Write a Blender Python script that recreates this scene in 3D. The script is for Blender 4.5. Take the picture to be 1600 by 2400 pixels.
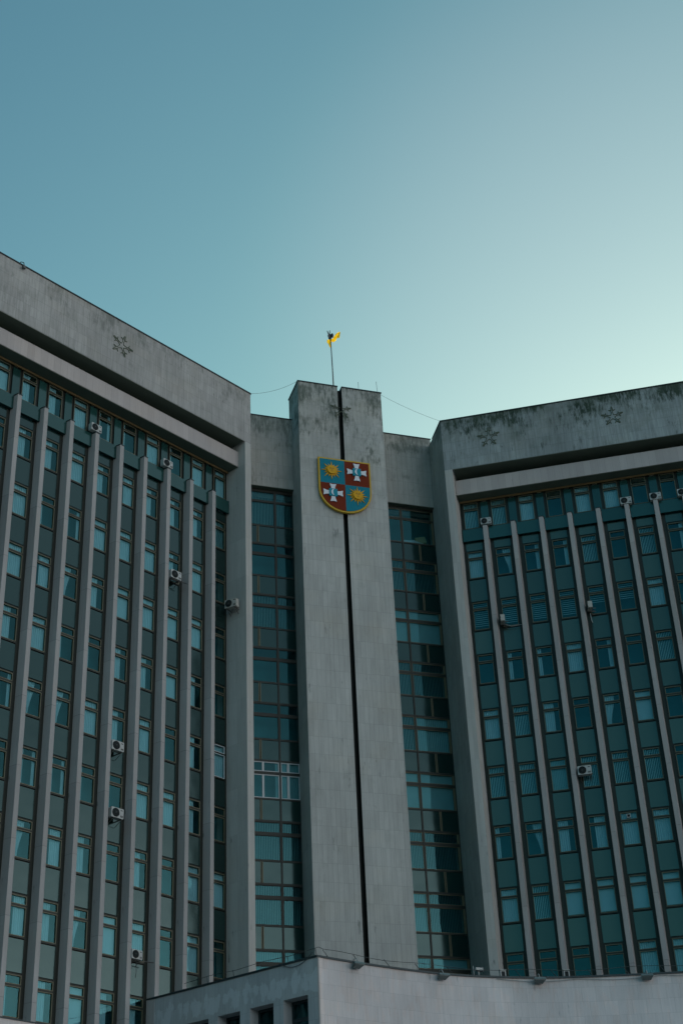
import bpy, bmesh, math, random
from mathutils import Vector, Matrix
R = math.radians
random.seed(7)
for o in list(bpy.data.objects): bpy.data.objects.remove(o)
sc = bpy.context.scene
ZC = 1.6                       # eye height; heights H below are measured from the eye

# ------------------------------------------------------------------ camera
CAMX, CAMY, YAW, PITCH, ROLL, FPX = -23.6, -70.2845, 0.3208188, 0.5451803, -0.0464011, 3486.57
cd = bpy.data.cameras.new('camera'); cam = bpy.data.objects.new('camera', cd); sc.collection.objects.link(cam)
fh = Vector((math.sin(YAW), math.cos(YAW), 0)); rt0 = Vector((math.cos(YAW), -math.sin(YAW), 0)); uz = Vector((0, 0, 1))
fw = fh*math.cos(PITCH) + uz*math.sin(PITCH); up0 = uz*math.cos(PITCH) - fh*math.sin(PITCH)
crt = rt0*math.cos(ROLL) + up0*math.sin(ROLL); cup = up0*math.cos(ROLL) - rt0*math.sin(ROLL)
mm = Matrix((crt, cup, -fw)).transposed().to_4x4(); mm.translation = Vector((CAMX, CAMY, ZC)); cam.matrix_world = mm
cd.sensor_fit = 'VERTICAL'; cd.sensor_height = 36; cd.lens = FPX/2400*36
cd.clip_start = 0.5; cd.clip_end = 6000; sc.camera = cam
sc.render.resolution_x = 682; sc.render.resolution_y = 1024
def project(P):
    d = Vector(P) - Vector((CAMX, CAMY, ZC)); k = d.dot(fw)
    return 800 + FPX*d.dot(crt)/k, 1200 - FPX*d.dot(cup)/k

# ------------------------------------------------------------------ sky and sun
SUN_AZ, SUN_EL = R(42), R(6.0)         # azimuth clockwise from +Y
w = bpy.data.worlds.new('World'); sc.world = w; w.use_nodes = True
nt = w.node_tree; bg = nt.nodes['Background']
sky = nt.nodes.new('ShaderNodeTexSky'); sky.sky_type = 'NISHITA'; sky.sun_disc = False
sky.sun_elevation = SUN_EL; sky.sun_rotation = SUN_AZ
sky.air_density = 1.0; sky.dust_density = 6.0; sky.ozone_density = 3.4; sky.altitude = 0
tint = nt.nodes.new('ShaderNodeMix'); tint.data_type = 'RGBA'; tint.blend_type = 'MULTIPLY'
tint.inputs['Factor'].default_value = 1; tint.inputs['B'].default_value = (0.74, 1.03, 0.78, 1)
nt.links.new(sky.outputs[0], tint.inputs['A'])
# bright fill added to the unseen sky behind right, to light the facades
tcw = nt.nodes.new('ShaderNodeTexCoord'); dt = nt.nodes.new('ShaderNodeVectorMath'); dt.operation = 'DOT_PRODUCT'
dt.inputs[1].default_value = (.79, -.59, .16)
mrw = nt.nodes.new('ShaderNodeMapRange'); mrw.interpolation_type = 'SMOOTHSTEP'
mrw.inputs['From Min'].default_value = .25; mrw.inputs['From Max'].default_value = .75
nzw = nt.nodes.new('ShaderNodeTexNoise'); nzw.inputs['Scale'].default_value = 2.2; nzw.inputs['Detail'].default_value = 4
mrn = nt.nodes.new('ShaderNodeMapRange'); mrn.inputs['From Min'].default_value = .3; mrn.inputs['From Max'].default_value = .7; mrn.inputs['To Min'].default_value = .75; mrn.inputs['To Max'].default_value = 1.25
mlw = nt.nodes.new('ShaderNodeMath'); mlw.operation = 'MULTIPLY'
sky_fill = nt.nodes.new('ShaderNodeMix'); sky_fill.data_type = 'RGBA'; sky_fill.blend_type = 'ADD'; sky_fill.inputs['B'].default_value = (5.2, 4.75, 4.8, 1)
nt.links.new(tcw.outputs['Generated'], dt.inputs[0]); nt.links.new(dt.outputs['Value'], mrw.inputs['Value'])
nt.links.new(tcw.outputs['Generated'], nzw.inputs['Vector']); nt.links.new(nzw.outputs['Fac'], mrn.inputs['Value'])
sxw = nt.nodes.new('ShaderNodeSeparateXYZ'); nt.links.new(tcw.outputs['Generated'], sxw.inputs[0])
mrz = nt.nodes.new('ShaderNodeMapRange'); mrz.interpolation_type = 'SMOOTHSTEP'     # keeps the added fill low over the horizon
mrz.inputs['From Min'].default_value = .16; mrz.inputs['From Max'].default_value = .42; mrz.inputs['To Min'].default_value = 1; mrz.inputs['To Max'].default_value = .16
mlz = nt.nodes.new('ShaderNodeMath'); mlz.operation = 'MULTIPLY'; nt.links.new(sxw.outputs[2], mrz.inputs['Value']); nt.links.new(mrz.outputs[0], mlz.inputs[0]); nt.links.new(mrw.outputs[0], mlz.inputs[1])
nt.links.new(mlz.outputs[0], mlw.inputs[0]); nt.links.new(mrn.outputs[0], mlw.inputs[1]); nt.links.new(mlw.outputs[0], sky_fill.inputs['Factor'])
nt.links.new(tint.outputs['Result'], sky_fill.inputs['A']); # whitish haze glow low on the sun's side
vg = nt.nodes.new('ShaderNodeVectorMath'); vg.operation = 'DOT_PRODUCT'; gd = Vector((math.sin(R(36))*math.cos(R(36)), math.cos(R(36))*math.cos(R(36)), math.sin(R(36)))); vg.inputs[1].default_value = gd
mg = nt.nodes.new('ShaderNodeMapRange'); mg.interpolation_type = 'SMOOTHSTEP'; mg.inputs['From Min'].default_value = .945; mg.inputs['From Max'].default_value = 1.0
glow = nt.nodes.new('ShaderNodeMix'); glow.data_type = 'RGBA'; glow.blend_type = 'ADD'; glow.inputs['B'].default_value = (.25, .23, .14, 1)
nt.links.new(tcw.outputs['Generated'], vg.inputs[0]); nt.links.new(vg.outputs['Value'], mg.inputs['Value']); nt.links.new(mg.outputs[0], glow.inputs['Factor'])
tmx = nt.nodes.new('ShaderNodeMix'); tmx.data_type = 'RGBA'; tmx.inputs['A'].default_value = (0.73, 1.05, 0.76, 1); tmx.inputs['B'].default_value = (0.79, 1.0, 0.79, 1)
mg2 = nt.nodes.new('ShaderNodeMapRange'); mg2.inputs['From Min'].default_value = .955; mg2.inputs['From Max'].default_value = 1.0; nt.links.new(vg.outputs['Value'], mg2.inputs['Value'])
nt.links.new(mg2.outputs[0], tmx.inputs['Factor']); nt.links.new(tmx.outputs['Result'], tint.inputs['B'])
nt.links.new(sky_fill.outputs['Result'], glow.inputs['A']); nt.links.new(glow.outputs['Result'], bg.inputs[0])
bg.inputs[1].default_value = 0.15
sd = bpy.data.lights.new('sun', 'SUN'); sd.energy = 0.8; sd.angle = R(0.5); sd.color = (1, .62, .30)
so = bpy.data.objects.new('sun', sd); sc.collection.objects.link(so)
sdir = Vector((math.sin(SUN_AZ)*math.cos(SUN_EL), math.cos(SUN_AZ)*math.cos(SUN_EL), math.sin(SUN_EL)))
so.rotation_euler = sdir.to_track_quat('Z', 'Y').to_euler(); so.location = (60, 40, 80)
vs = sc.view_settings; vs.view_transform = 'Standard'; vs.look = 'None'; vs.exposure = 1.29; vs.gamma = 1; vs.use_curve_mapping = False

# ------------------------------------------------------------------ materials
def newmat(name):
    m = bpy.data.materials.new(name); m.use_nodes = True
    return m, m.node_tree.nodes, m.node_tree.links, m.node_tree.nodes['Principled BSDF']
def plain(name, col, rough=.7, metal=0, spec=.5, var=0.12, scale=3.0):
    m, n, l, b = newmat(name)
    b.inputs['Roughness'].default_value = rough; b.inputs['Metallic'].default_value = metal
    b.inputs['Specular IOR Level'].default_value = spec
    tc = n.new('ShaderNodeTexCoord'); nz = n.new('ShaderNodeTexNoise'); nz.inputs['Scale'].default_value = scale; nz.inputs['Detail'].default_value = 5
    mr = n.new('ShaderNodeMapRange'); mr.inputs['To Min'].default_value = 1-var; mr.inputs['To Max'].default_value = 1+var
    mx = n.new('ShaderNodeMix'); mx.data_type = 'RGBA'; mx.blend_type = 'MULTIPLY'; mx.inputs['Factor'].default_value = 1
    mx.inputs['A'].default_value = (*col, 1)
    l.new(tc.outputs['Object'], nz.inputs['Vector']); l.new(nz.outputs['Fac'], mr.inputs['Value']); l.new(mr.outputs[0], mx.inputs['B'])
    l.new(mx.outputs['Result'], b.inputs['Base Color'])
    return m
def concrete(name, col, tw=.33, th=.9, moss=0.0, mosslo=0., mosshi=1., blot=.16, off=0.0, patch=0.0, joint=.011, streak=.10, pv=(0,1), stain=.5, sth=.36):
    """slab-clad wall: slabs tw x th metres laid out on the metre UVs, rain streaks, blotches, moss band between heights"""
    m, n, l, b = newmat(name)
    b.inputs['Roughness'].default_value = .88; b.inputs['Specular IOR Level'].default_value = .25
    def N(t, **k):
        x = n.new(t)
        for a, v in k.items(): setattr(x, a, v)
        return x
    uv = N('ShaderNodeUVMap'); uv.uv_map = 'metres'
    def noise(sx, sy, scale, det=5, rough=.6):
        mp = N('ShaderNodeMapping'); mp.inputs['Scale'].default_value = (sx, sy, 1); l.new(uv.outputs[0], mp.inputs[0])
        z = N('ShaderNodeTexNoise'); z.inputs['Scale'].default_value = scale; z.inputs['Detail'].default_value = det; z.inputs['Roughness'].default_value = rough
        l.new(mp.outputs[0], z.inputs['Vector']); return z.outputs['Fac']
    def rng(src, a, c, lo, hi):
        r = N('ShaderNodeMapRange'); r.inputs['From Min'].default_value = a; r.inputs['From Max'].default_value = c
        r.inputs['To Min'].default_value = lo; r.inputs['To Max'].default_value = hi; l.new(src, r.inputs['Value']); return r.outputs[0]
    def mul(a, bb, t='MULTIPLY'):
        x = N('ShaderNodeMath', operation=t)
        for i, v in enumerate((a, bb)):
            if isinstance(v, (int, float)): x.inputs[i].default_value = v
            else: l.new(v, x.inputs[i])
        return x.outputs[0]
    def mix(fac, A, B, bt='MIX'):
        x = N('ShaderNodeMix', data_type='RGBA', blend_type=bt)
        if isinstance(fac, (int, float)): x.inputs['Factor'].default_value = fac
        else: l.new(fac, x.inputs['Factor'])
        for k, v in (('A', A), ('B', B)):
            if isinstance(v, tuple): x.inputs[k].default_value = (*v, 1)
            else: l.new(v, x.inputs[k])
        return x.outputs['Result']
    br = N('ShaderNodeTexBrick'); br.offset = off; br.offset_frequency = 2; br.squash = 1
    br.inputs['Scale'].default_value = 1; br.inputs['Brick Width'].default_value = tw; br.inputs['Row Height'].default_value = th
    br.inputs['Mortar Size'].default_value = joint; br.inputs['Mortar Smooth'].default_value = .4; br.inputs['Bias'].default_value = 0
    br.inputs['Color1'].default_value = (.90, .90, .90, 1); br.inputs['Color2'].default_value = (1.06, 1.06, 1.06, 1); br.inputs['Mortar'].default_value = (.68, .70, .70, 1)
    wob = noise(1, 1, 1.2, 2); va = N('ShaderNodeVectorMath', operation='ADD'); cs = N('ShaderNodeCombineXYZ')
    l.new(mul(mul(wob, -.5, 'ADD'), .05), cs.inputs[1]); l.new(mul(mul(wob, -.5, 'ADD'), .02), cs.inputs[0])
    l.new(uv.outputs[0], va.inputs[0]); l.new(cs.outputs[0], va.inputs[1]); l.new(va.outputs[0], br.inputs['Vector'])
    c = mix(1.0, tuple(col), rng(noise(.5, .22, .5, 6), .3, .7, 1-blot, 1+blot), 'MULTIPLY')
    c = mix(.8, c, mix(1., c, br.outputs['Color'], 'MULTIPLY'))
    c = mix(1., c, rng(noise(9, .55, 1.0, 6, .7), .3, .7, 1-streak, 1+streak), 'MULTIPLY')       # fine vertical rain streaks
    c = mix(1., c, rng(noise(30, 18, 1.0, 4), .3, .7, .95, 1.05), 'MULTIPLY')
    warm = rng(noise(.35, .5, .8, 3), .5, .75, 0, .35)
    c = mix(warm, c, mix(1., c, (1.1, 1.0, .86), 'MULTIPLY'))
    # black water stains: sparse short vertical dashes starting at slab joints
    st = rng(mul(noise(7, 1.1, 1.0, 5, .65), noise(.9, .7, 1.0, 3)), sth, sth+.09, 0, 1)
    c = mix(mul(st, stain), c, (.035, .05, .045))
    if patch:
        sx = N('ShaderNodeSeparateXYZ'); l.new(uv.outputs[0], sx.inputs[0])
        band = mul(rng(sx.outputs[1], pv[0], pv[0]+.25, 0, 1), rng(sx.outputs[1], pv[1]-.35, pv[1], 1, 0))
        pz = rng(mul(noise(2.6, .7, 1.0, 4), mul(band, .22), 'ADD'), .66, .70, 0, 1)
        c = mix(mul(pz, patch), c, (.52, .56, .58))
    if moss:
        sx = N('ShaderNodeSeparateXYZ'); l.new(uv.outputs[0], sx.inputs[0])
        hgt = rng(sx.outputs[1], mosslo, mosshi, -.16, .10)
        a = mul(mul(mul(noise(.45, .5, 1.0, 3), .55), mul(noise(5.5, 1.3, 1.0, 7, .75), .62), 'ADD'), hgt, 'ADD')
        c = mix(mul(rng(a, .60, .72, 0, 1), moss), c, (.03, .05, .036))
        b2 = mul(mul(noise(.8, .8, 1.3, 4), 1.0), hgt, 'ADD')
        c = mix(mul(rng(b2, .42, .68, 0, 1), moss*.35), c, (.10, .13, .095))
    l.new(c, b.inputs['Base Color'])
    bp = N('ShaderNodeBump'); bp.inputs['Strength'].default_value = .25; bp.inputs['Distance'].default_value = .01
    l.new(br.outputs['Color'], bp.inputs['Height']); l.new(bp.outputs[0], b.inputs['Normal'])
    return m
TOPW = 51.529+ZC
M = {}
BC = (.41, .415, .395)
M['slab'] = concrete('stone_slabs', BC)
M['slab_tower'] = concrete('stone_slabs_tower', BC, .26, .98, off=.0, moss=.75, mosslo=42+ZC, mosshi=55+ZC)
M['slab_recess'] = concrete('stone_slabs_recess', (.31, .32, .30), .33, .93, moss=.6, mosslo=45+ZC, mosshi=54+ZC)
M['parapetL'] = concrete('parapet_slabs', (.33, .33, .32), .42, .62, moss=.45, mosslo=47+ZC, mosshi=53+ZC, streak=.18)
M['parapetR'] = concrete('parapet_slabs_mossy', (.27, .30, .30), .42, .62, moss=1.0, mosslo=47.6+ZC, mosshi=51.8+ZC, streak=.24, stain=.65, sth=.32, blot=.2)
M['pier'] = concrete('pier_concrete', BC, .6, 2.4, blot=.08, joint=.006)
M['fin'] = concrete('fin_concrete', (.34, .335, .33), 3.3, 3.34, blot=.14, joint=.02, streak=.06)
M['cornice'] = concrete('cornice_slabs', (.40, .37, .36), .42, 1.4, blot=.08, joint=.008, streak=.05)
M['annex'] = concrete('annex_slabs', (.58, .515, .49), .62, .62, blot=.20, joint=.008, off=.5, streak=.10, patch=.22, pv=(12+ZC, 16.9+ZC))
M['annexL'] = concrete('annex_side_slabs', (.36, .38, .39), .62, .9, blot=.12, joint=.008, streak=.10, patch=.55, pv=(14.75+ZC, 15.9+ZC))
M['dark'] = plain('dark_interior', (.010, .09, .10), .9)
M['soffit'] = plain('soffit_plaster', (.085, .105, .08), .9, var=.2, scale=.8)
M['slotdark'] = plain('slot_dark', (.02, .022, .018), .7)
M['coping'] = plain('sheet_metal_coping', (.02, .035, .04), .5, .3)
M['olive'] = plain('olive_frame', (.009, .014, .009), .5, .2, var=.25, scale=2)
M['tan'] = plain('tan_sash', (.125, .12, .075), .45, .3)
M['ochre'] = plain('ochre_strip', (.20, .13, .055), .6, var=.25)
M['whiteframe'] = plain('white_frame', (.46, .50, .51), .4)
M['roof'] = plain('roof_felt', (.05, .05, .05), .95)
M['acwhite'] = plain('unit_casing', (.36, .38, .37), .5, var=.1, scale=6)
M['acold'] = plain('unit_casing_old', (.34, .34, .31), .6, var=.2, scale=6)
M['acdark'] = plain('fan_grille', (.006, .012, .014), .6, spec=.2)
M['guard'] = plain('fan_guard_wire', (.05, .06, .06), .6, spec=.2)
M['steel'] = plain('bracket_steel', (.10, .10, .095), .5, .5)
M['cable'] = plain('cable', (.04, .05, .05), .6)
M['pipe'] = plain('drain_pipe', (.32, .33, .32), .6)
M['moss'] = plain('weathered_relief', (.085, .105, .075), .9, var=.3, scale=8)
M['lamp'] = plain('lamp_housing', (.11, .16, .16), .4, .3)
M['lampglass'] = plain('lamp_glass', (.07, .10, .10), .15)
M['gold'] = plain('gold_paint', (.62, .33, .015), .6, spec=.2, var=.08)
M['rim'] = plain('gold_rim', (.52, .33, .04), .6, spec=.2, var=.1)
M['azure'] = plain('azure_enamel', (.005, .18, .245), .6, spec=.15, var=.06)
M['red'] = plain('red_enamel', (.155, .019, .003), .6, spec=.15, var=.06)
M['white'] = plain('white_enamel', (.62, .66, .70), .5, var=.05)
M['teal'] = plain('teal_enamel', (.01, .24, .32), .6, spec=.2, var=.05)
M['goldline'] = plain('face_lines', (.30, .16, .02), .6)
M['card'] = plain('cardboard', (.30, .26, .15), .8)
M['ground'] = plain('paving', (.30, .29, .28), .95, scale=.5)
# curtains
M['sheer'] = plain('sheer_curtain', (.38, .43, .47), .9, var=.05)
M['slat'] = plain('blind_slat', (.30, .44, .47), .8, var=.05)
M['dim'] = plain('dim_curtain', (.20, .30, .32), .9, var=.1)  # darker curtain tone; holds the shade of the recessed glazed strips
# enamelled spandrel glass
def panelmat(name, col):
    m, n, l, b = newmat(name)
    b.inputs['Roughness'].default_value = .12; b.inputs['IOR'].default_value = 1.6; b.inputs['Specular Tint'].default_value = (.6, .95, .93, 1); b.inputs['Specular IOR Level'].default_value = .5
    tc = n.new('ShaderNodeTexCoord'); nz = n.new('ShaderNodeTexNoise'); nz.inputs['Scale'].default_value = .8; nz.inputs['Detail'].default_value = 1
    bp = n.new('ShaderNodeBump'); bp.inputs['Strength'].default_value = .5; bp.inputs['Distance'].default_value = .02
    oi = n.new('ShaderNodeObjectInfo'); ad = n.new('ShaderNodeVectorMath'); ad.operation = 'ADD'
    l.new(tc.outputs['Object'], ad.inputs[0]); l.new(oi.outputs['Location'], ad.inputs[1]); l.new(ad.outputs[0], nz.inputs['Vector'])
    l.new(nz.outputs['Fac'], bp.inputs['Height']); l.new(bp.outputs[0], b.inputs['Normal'])
    mr = n.new('ShaderNodeMapRange'); mr.inputs['To Min'].default_value = .8; mr.inputs['To Max'].default_value = 1.25; l.new(oi.outputs['Random'], mr.inputs['Value'])
    mx = n.new('ShaderNodeMix'); mx.data_type = 'RGBA'; mx.blend_type = 'MULTIPLY'; mx.inputs['Factor'].default_value = 1; mx.inputs['A'].default_value = (*col, 1)
    l.new(mr.outputs[0], mx.inputs['B']); l.new(mx.outputs['Result'], b.inputs['Base Color'])
    return m
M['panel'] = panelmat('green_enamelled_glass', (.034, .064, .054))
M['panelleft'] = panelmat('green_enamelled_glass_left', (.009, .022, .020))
M['paneldark'] = panelmat('dark_enamelled_glass', (.005, .020, .018))
M['panelband'] = panelmat('green_enamelled_glass_band', (.012, .044, .040))
def glassmat(name, tintc, ior=1.6, refl=(.75, .95, 1)):
    m, n, l, b = newmat(name); n.remove(b)
    out = n['Material Output']; tr = n.new('ShaderNodeBsdfTransparent'); tr.inputs[0].default_value = (*tintc, 1)
    gl = n.new('ShaderNodeBsdfGlossy'); gl.inputs['Color'].default_value = (*refl, 1); gl.inputs['Roughness'].default_value = .02
    fr = n.new('ShaderNodeFresnel'); fr.inputs['IOR'].default_value = ior
    ad = n.new('ShaderNodeMath'); ad.operation = 'MULTIPLY'; ad.inputs[1].default_value = 1.5; ad.use_clamp = True
    mx = n.new('ShaderNodeMixShader'); tc = n.new('ShaderNodeTexCoord'); nz = n.new('ShaderNodeTexNoise'); nz.inputs['Scale'].default_value = 1.1; nz.inputs['Detail'].default_value = 0
    oi = n.new('ShaderNodeObjectInfo'); va = n.new('ShaderNodeVectorMath'); va.operation = 'ADD'
    l.new(tc.outputs['Object'], va.inputs[0]); l.new(oi.outputs['Location'], va.inputs[1]); l.new(va.outputs[0], nz.inputs['Vector'])
    bp = n.new('ShaderNodeBump'); bp.inputs['Strength'].default_value = .35; bp.inputs['Distance'].default_value = .015
    l.new(nz.outputs['Fac'], bp.inputs['Height']); l.new(bp.outputs[0], gl.inputs['Normal'])
    ge = n.new('ShaderNodeNewGeometry'); ib = n.new('ShaderNodeMath'); ib.operation = 'SUBTRACT'; ib.inputs[0].default_value = 1; l.new(ge.outputs['Backfacing'], ib.inputs[1])
    m2 = n.new('ShaderNodeMath'); m2.operation = 'MULTIPLY'; l.new(ad.outputs[0], m2.inputs[0]); l.new(ib.outputs[0], m2.inputs[1])     # reflect at the outer face only
    l.new(fr.outputs[0], ad.inputs[0]); l.new(m2.outputs[0], mx.inputs[0]); l.new(tr.outputs[0], mx.inputs[1]); l.new(gl.outputs[0], mx.inputs[2])
    l.new(mx.outputs[0], out.inputs[0]); return m
M['glass'] = glassmat('window_glass', (.77, .92, .93), refl=(.22, .62, .66))

# ------------------------------------------------------------------ mesh helpers
class MB:
    def __init__(s, fn=None): s.v = []; s.f = []; s.mi = []; s.fn = fn or (lambda a, b, c: (a, b, c)); s.smooth = []
    def poly(s, pts, mi=0, sm=False):
        i = len(s.v); s.v += [s.fn(*p) for p in pts]; s.f.append(tuple(range(i, i+len(pts)))); s.mi.append(mi); s.smooth.append(sm)
    def mesh(s, pts, faces, mi=0, sm=False):
        i = len(s.v); s.v += [s.fn(*p) for p in pts]
        for f in faces: s.f.append(tuple(i+k for k in f)); s.mi.append(mi); s.smooth.append(sm)
    def box(s, a0, a1, b0, b1, c0, c1, mi=0):
        p = [(a, b, c) for c in (c0, c1) for b in (b0, b1) for a in (a0, a1)]
        s.mesh(p, [(0, 2, 3, 1), (4, 5, 7, 6), (0, 1, 5, 4), (2, 6, 7, 3), (0, 4, 6, 2), (1, 3, 7, 5)], mi)
    def prism(s, poly, c0, c1, mi=0, sm=False):       # plan polygon (a,b) extruded in c
        n = len(poly); p = [(a, b, c0) for a, b in poly] + [(a, b, c1) for a, b in poly]
        s.mesh(p, [tuple(range(n))[::-1], tuple(range(n, 2*n))], mi)
        for i in range(n):
            j = (i+1) % n; s.mesh([p[i], p[j], p[n+j], p[n+i]], [(0, 1, 2, 3)], mi, sm)
    def prismY(s, poly, b0, b1, mi=0, sm=False):      # (a,c) outline extruded in b
        n = len(poly); p = [(a, b0, c) for a, c in poly] + [(a, b1, c) for a, c in poly]
        s.mesh(p, [tuple(range(n)), tuple(range(n, 2*n))[::-1]] + [(i, n+i, n+(i+1) % n, (i+1) % n) for i in range(n)], mi, sm)
    def tube(s, pts, r, k=6, mi=0):
        P = [Vector(p) for p in pts]; rings = []
        for i, p in enumerate(P):
            t = (P[min(i+1, len(P)-1)]-P[max(i-1, 0)]).normalized()
            a = t.cross(Vector((0, 0, 1)) if abs(t.z) < .9 else Vector((1, 0, 0))).normalized(); b = t.cross(a)
            rr = r[i] if isinstance(r, (list, tuple)) else r
            rings.append([tuple(p + a*rr*math.cos(q*2*math.pi/k) + b*rr*math.sin(q*2*math.pi/k)) for q in range(k)])
        pts2 = [q for rg in rings for q in rg]; fs = []
        for i in range(len(P)-1):
            for q in range(k): fs.append((i*k+q, i*k+(q+1) % k, (i+1)*k+(q+1) % k, (i+1)*k+q))
        fs += [tuple(range(k))[::-1], tuple(range((len(P)-1)*k, len(P)*k))]
        s.mesh(pts2, fs, mi, True)
    def disc(s, cx, b0, b1, cz, r, k=20, mi=0, rx=None):
        s.prismY([(cx+(rx or r)*math.cos(i*2*math.pi/k), cz+r*math.sin(i*2*math.pi/k)) for i in range(k)], b0, b1, mi)
    def data(s, name, mats):
        me = bpy.data.meshes.new(name); me.from_pydata(s.v, [], s.f)
        for m in mats: me.materials.append(m)
        for p, m, sm in zip(me.polygons, s.mi, s.smooth): p.material_index = m; p.use_smooth = sm
        bm = bmesh.new(); bm.from_mesh(me); bmesh.ops.remove_doubles(bm, verts=bm.verts, dist=1e-5); bmesh.ops.recalc_face_normals(bm, faces=bm.faces)
        ul = bm.loops.layers.uv.new('metres')
        for f in bm.faces:
            nn = f.normal
            if abs(nn.z) < .7:
                t = Vector((-nn.y, nn.x, 0)).normalized()
                for lp in f.loops: lp[ul].uv = (lp.vert.co.dot(t)+37.3*round(nn.x, 1), lp.vert.co.z)
            else:
                for lp in f.loops: lp[ul].uv = (lp.vert.co.x, lp.vert.co.y)
        bm.to_mesh(me); bm.free(); return me
def link(name, data, parent=None, loc=None, rot=None):
    o = bpy.data.objects.new(name, data); sc.collection.objects.link(o); o.parent = parent
    if loc: o.location = loc
    if rot is not None: o.rotation_euler = rot
    return o
def build(name, mb, mats, parent=None, **k):
    mats = mats if isinstance(mats, (list, tuple)) else [mats]
    return link(name, mb.data(name, mats), parent, **k)
def tag(o, label, cat, group=None, kind=None):
    if label: o['label'] = label
    if cat: o['category'] = cat
    if group: o['group'] = group
    if kind: o['kind'] = kind
    return o
def thing(name, label, cat, loc=(0, 0, 0), rz=0, group=None):
    o = link(name, None, None, loc, (0, 0, rz)); o.empty_display_size = .3
    return tag(o, label, cat, group)

# ------------------------------------------------------------------ ground
g = MB(); g.box(-3000, 3000, -3000, 3000, -.5, 0)
tag(build('ground', g, M['ground']), None, None, kind='structure')

# ------------------------------------------------------------------ dimensions of the two wings (wing frame: s along, n outwards, H up)
BAY, FO, FN, G = 1.65165, 7.5806, -2.888, -3.3456
PN, PA, CN, HC = -1.9163, 5.7617, -2.44, 46.41
HP, HPB, HF, SILL1, PIT = 51.529, 47.96, 44.42, 41.16, 3.33925
C30, S30 = math.cos(R(30)), .5
def wing_pt(side, s, n): return (side*(s*C30-n*S30), -s*S30-n*C30)
def sill(j): return SILL1-PIT*(j-1)
def colc(k): return 6.93+k*BAY

# window meshes, local: x along wall, y into wall, z up from the sill; glass plane y=0
WW = .455
def sash_window(white=False, row0=False):
    t0, t1, m1 = (1.36, 1.74, 1.28)
    mb = MB()
    # casing posts and rails (0) with thin tan sash lines (1)
    mb.box(-WW-.01, -WW+.03, -.05, .09, -.05, 1.80); mb.box(WW-.03, WW+.01, -.05, .09, -.05, 1.80)
    mb.box(-WW+.03, WW-.03, -.047, .09, -.05, .02); mb.box(-WW+.03, WW-.03, -.047, .09, 1.27, 1.36); mb.box(-WW+.03, WW-.03, -.047, .09, 1.745, 1.80)
    for a, bq in ((.02, 1.27), (1.36, 1.745)):
        e = .028
        mb.box(-WW+.03, -WW+.03+e, -.06, .03, a, bq, 1); mb.box(WW-.03-e, WW-.03, -.06, .03, a, bq, 1)
        mb.box(-WW+.03+e, WW-.03-e, -.058, .03, a, a+e, 1); mb.box(-WW+.03+e, WW-.03-e, -.058, .03, bq-e, bq, 1)
    return mb.data('window', [M['olive'], M['whiteframe'] if white else M['tan']])
def pane_mesh():
    mb = MB()
    mb.box(-WW+.058, WW-.058, .0, .008, .048, 1.242); mb.box(-WW+.058, WW-.058, .0, .008, 1.388, 1.717)
    return mb.data('pane', [M['glass']])
def wavy(mb, x0, x1, y, z0, z1, amp=.02, per=.11, mi=0, tie=None):
    n = max(4, int((x1-x0)/.02)); pts = []; fs = []
    rows = 5
    for r in range(rows+1):
        tz = r/rows
        for i in range(n+1):
            t = i/n; x = x0+(x1-x0)*t
            if tie: x = tie(x, 1-tz)
            pts.append((x, y+amp*math.sin(2*math.pi*(x0+(x1-x0)*t)/per)+amp*.5*math.sin(9*t+3), z0+(z1-z0)*tz))
    for r in range(rows):
        for i in range(n): a = r*(n+1)+i; fs.append((a, a+1, a+n+2, a+n+1))
    mb.mesh(pts, fs, mi, True)
def curtain(kind, w=WW-.03, h=1.74):
    mb = MB(); y = .10
    if kind == 'S': wavy(mb, -w, w, y, .03, h)
    elif kind == 'P': mb.box(-w, w, y, y+.01, .12, h)
    elif kind == 'L': wavy(mb, -w, -w+.24, y, .03, h)
    elif kind == 'R': wavy(mb, w-.24, w, y, .03, h)
    elif kind == 'LR': wavy(mb, -w, -w+.2, y, .03, h); wavy(mb, w-.16, w, y, .03, h)
    elif kind == 'W': wavy(mb, -w, w*.3, y, .03, h)
    elif kind == 'X': wavy(mb, -w*.35, w, y, .03, h)
    elif kind == 'D': wavy(mb, -w*.2, w, y, .03, h, tie=lambda x, t: x+(w-x)*.62*math.sin(min(1, t*1.1)*math.pi/2)**2)
    elif kind == 'E': wavy(mb, -w, w*.3, y, .03, h, tie=lambda x, t: x-(x+w)*.55*math.sin(min(1, t)*math.pi/2)**2)
    elif kind == 'V':
        n = int(2*w/.09)
        for i in range(n):
            x = -w+.045+i*.09; a = .9; dx = .036*math.cos(a); dy = .036*math.sin(a)
            mb.poly([(x-dx, y-dy, .04), (x+dx, y+dy, .04), (x+dx, y+dy, h), (x-dx, y-dy, h)])
    elif kind == 'Q':
        n = int(2*w/.09)
        for i in range(n):
            x = -w+.045+i*.09; a = .35; dx = .042*math.cos(a); dy = .042*math.sin(a)
            mb.poly([(x-dx, y-dy, .04), (x+dx, y+dy, .04), (x+dx, y+dy, h), (x-dx, y-dy, h)])
    elif kind in ('H', 'h'):
        z = h-.05; lo = .25 if kind == 'H' else .72
        while z > lo:
            mb.poly([(-w, y-.03, z-.03), (w, y-.03, z-.03), (w, y+.03, z+.03), (-w, y+.03, z+.03)]); z -= .125
    return mb
CUR = {}
def curtain_data(kind, mat):
    key = (kind, mat)
    if key not in CUR:
        d = curtain(kind).data('curtain' if kind not in 'VQHh' else 'blind', [M[mat]]); CUR[key] = d
    return CUR[key]
WMESH, WMESHW, PMESH = sash_window(), sash_window(True), pane_mesh()
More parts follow.
